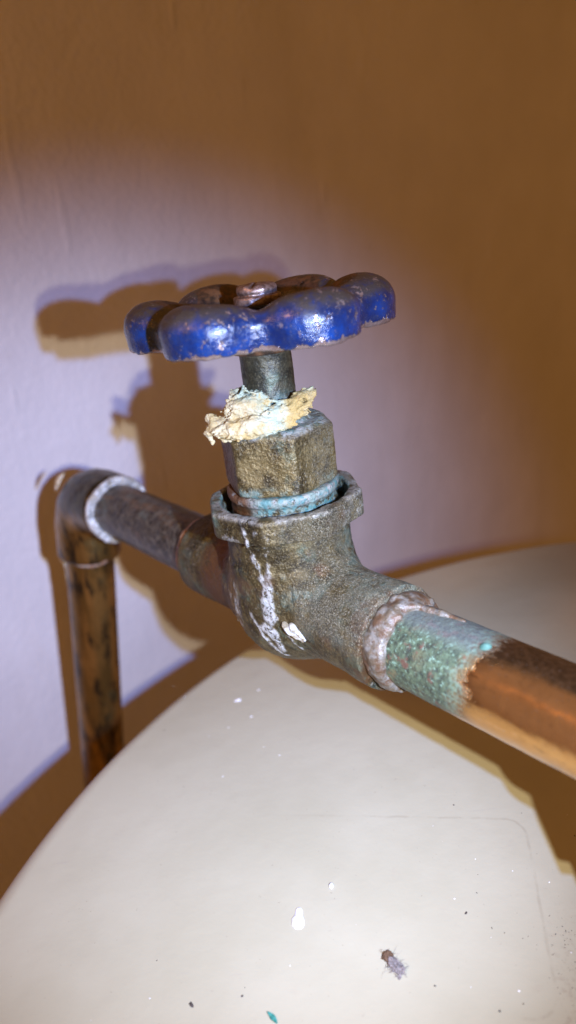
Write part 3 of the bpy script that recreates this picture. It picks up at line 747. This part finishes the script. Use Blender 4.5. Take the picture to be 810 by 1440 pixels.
# ------------------------------------------------------------------ small things lying on the tank
def lid_at(x, y):
    x, y = .867 * x, .857 * y - .5
    return Vector((TC[0] + x, TC[1] + y, TZ + float(tank_z(math.hypot(x, y))))) 
def lay(x, y): return Matrix.Translation(lid_at(x, y) * MM)
def hairs(name, n, L, r, spread, mat, seed, parent=None, lift=1.0, centre=(0, 0)):
    g = np.random.default_rng(seed); V = []; F = []
    for i in range(n):
        a = g.uniform(0, 2 * math.pi); p = np.array([g.normal(centre[0], spread[0]), g.normal(centre[1], spread[1]), abs(g.normal(0, .35)) * lift + .1]); el_ = g.normal(0, .35)
        k = g.normal(0, .5); m_ = 8; ln_ = L * g.uniform(.5, 1.3); base = len(V)
        for j in range(m_):
            t = np.array([math.cos(a), math.sin(a), 0]); nrm = np.array([-t[1], t[0], 0]); rr = r * (1 - .8 * (j / (m_ - 1)) ** 2)
            for q in range(4):
                b = q * math.pi / 2; V.append(p + nrm * rr * math.cos(b) + np.array([0, 0, rr * math.sin(b)]))
            p = p + np.array([math.cos(a), math.sin(a), el_ * .5]) * ln_ / m_; p[2] = max(p[2], .06); a += k * .5 + g.normal(0, .18); el_ -= .08
        for j in range(m_ - 1):
            for q in range(4): F.append((base + j * 4 + q, base + j * 4 + (q + 1) % 4, base + (j + 1) * 4 + (q + 1) % 4, base + (j + 1) * 4 + q))
    return mesh_obj(name, np.array(V), F, mat, parent)
def plain(name, col, rough=.8):
    M = Mt(name); return M.done(M.mix(M.step(M.noise(.7, 3, .6), .35, .65), tuple(c * .7 for c in col), col), rough)
lint = thing('lint_clump', 'small fuzzy brown and grey clump of lint lying on the tank top', 'lint', lay(-120.6, 26.4) @ Matrix.Rotation(math.radians(-62), 4, 'Z'))
hairs('fibre', 220, .95, .035, (.85, .5), plain('grey_fibre', (.27, .235, .215)), 3, lint, 1.3, (.7, 0))
hairs('brown_core', 120, .8, .035, (.45, .45), plain('brown_fibre', (.16, .085, .04)), 4, lint, 1.2, (-1.6, 0))
hairs('stray_hair', 4, 2.8, .022, (1.0, .5), plain('stray_fibre', (.30, .27, .25)), 6, lint, .6, (-.8, 0))
sdf_obj('fluff', blob_sdf((.5, 0, .35), (1.7, .95, .55), 4, .5, .8), (-2.3, -2, -.2), (3.2, 2, 1.7), .10, plain('fluff', (.24, .205, .19), .95), lint)
sdf_obj('brown_fluff', blob_sdf((-1.6, 0, .35), (.85, .75, .5), 6, .45, .7), (-3.2, -1.6, -.2), (-.2, 1.6, 1.4), .10, plain('brown_fluff', (.13, .075, .04), .95), lint)
wf = salt_mat('white_plaster', (.66, .66, .74), (.74, .74, .80))
def wflake(P):
    d = smin((np.linalg.norm((P - np.array([.1, -1.0, 0])) / np.array([1.25, 1.6, .55]), axis=-1) - 1) * .55, (np.linalg.norm((P - np.array([.35, 1.2, 0])) / np.array([.75, .9, .4]), axis=-1) - 1) * .4, .5)
    return d + .08 * fbm(P, 1.2, 3, 5)
o = sdf_obj('plaster_flake', wflake, (-1.8, -3.2, -.3), (2, 2.6, .9), .09, wf); o.matrix_world = lay(-139.0, 39.8)
tag(o, 'small white flake shaped like a footprint lying on the tank top', 'flake')
def gflake(P):
    q = P.copy(); t = q[..., 1]
    w = .42 * (1 - np.clip(np.abs(t) / 1.35, 0, 1) ** 1.6) + .02
    return smax(np.abs(q[..., 0] + .25 * t * t * .3) - w, smax(np.abs(q[..., 2] - .12) - .12, np.abs(t) - 1.3, .05), .06) + .04 * fbm(P, .5, 3, 5)
o = sdf_obj('green_flake', gflake, (-.9, -1.7, -.2), (.9, 1.7, .5), .06, salt_mat('green_salt_flake', (.02, .16, .13), (.05, .26, .21), .5))
o.matrix_world = lay(-144.6, 19.0) @ Matrix.Rotation(math.radians(38), 4, 'Z')
tag(o, 'thin dark green flake at the bottom edge, lying on the tank top', 'flake')
o = sdf_obj('white_crumb', blob_sdf((0, 0, .25), (.45, .6, .35), 7, .12, .6), (-.9, -.9, -.2), (.9, .9, .9), .07, wf); o.matrix_world = lay(-131.2, 46.6)
tag(o, 'tiny bright white crumb with a dark end, up and right of the footprint shaped flake', 'crumb')
def specks(name, spots, mat, label):
    V = []; F = []; g = np.random.default_rng(11)
    for x, y, r, el_, ang in spots:
        c = lid_at(x, y); b = len(V); nseg = 7
        for k in range(nseg):
            a = 2 * math.pi * k / nseg; rr = r * g.uniform(.7, 1.2); px, py = rr * el_ * math.cos(a), rr * math.sin(a)
            V.append((c.x + px * math.cos(ang) - py * math.sin(ang), c.y + px * math.sin(ang) + py * math.cos(ang), c.z - .03))
        V.append((c.x, c.y, c.z + r * .55)); 
        for k in range(nseg): F.append((b + k, b + (k + 1) % nseg, b + nseg))
    o = mesh_obj(name, np.array(V), F, mat, None, smooth=False); tag(o, label, 'specks', kind='stuff'); return o
g = np.random.default_rng(21)
dark = [(-165.8, 47.1, .30, 1.3, 0), (-168.6, 34, .26, 1.5, .6), (-160.5, 23.6, .3, 2.2, 2.2), (-113.6, 21.3, .18, 1.2, 0), (-103.1, 15.2, .2, 1.2, 1), (-98.5, 16.0, .16, 1, 0), (-150.5, 24.0, .22, 1.3, 1), (-99.4, 66.2, .25, 1.3, 1), (-104, 36, .25, 2, .8), (-128, 62, .3, 1.4, 0)]
for i in range(60):
    x, y = g.uniform(-185, -60), g.uniform(5, 120)
    dark.append((x, y, g.uniform(.05, .13), g.uniform(1, 3), g.uniform(0, 3)))
for i in range(90):
    x, y = g.normal(-87, 2.6), g.uniform(8, 34)
    dark.append((x, y, g.uniform(.04, .11), g.uniform(1, 3), g.uniform(0, 3)))
specks('dark_specks', dark, plain('dark_grit', (.07, .055, .045)), 'scattered tiny dark specks of grit on the tank top')
pale = [(-105.5, 39.7, .25, 1, 0), (-149.1, 54.2, .25, 1, 0), (-154.3, 122.8, .8, 1.6, 0), (-150, 113, .4, 1.4, 0), (-148, 127, .5, 1, 0), (-91.5, 45, .2, 1, 0), (-141, 29, .2, 1, 0), (-169, 26, .2, 1, 0)]
for i in range(50): pale.append((g.uniform(-190, -70), g.uniform(10, 150), g.uniform(.06, .18), g.uniform(1, 2), g.uniform(0, 3)))
specks('pale_specks', pale, plain('pale_grit', (.85, .85, .85)), 'scattered tiny white specks on the tank top')

# lint caught on the rough top of the valve and on the solder
hairs('dust_hair', 22, 1.2, .016, (2.2, 1.0), plain('pale_hair', (.34, .31, .26)), 33, gate_valve, .7, (25, 1.0)).location = (0, 0, 9.9 * MM)
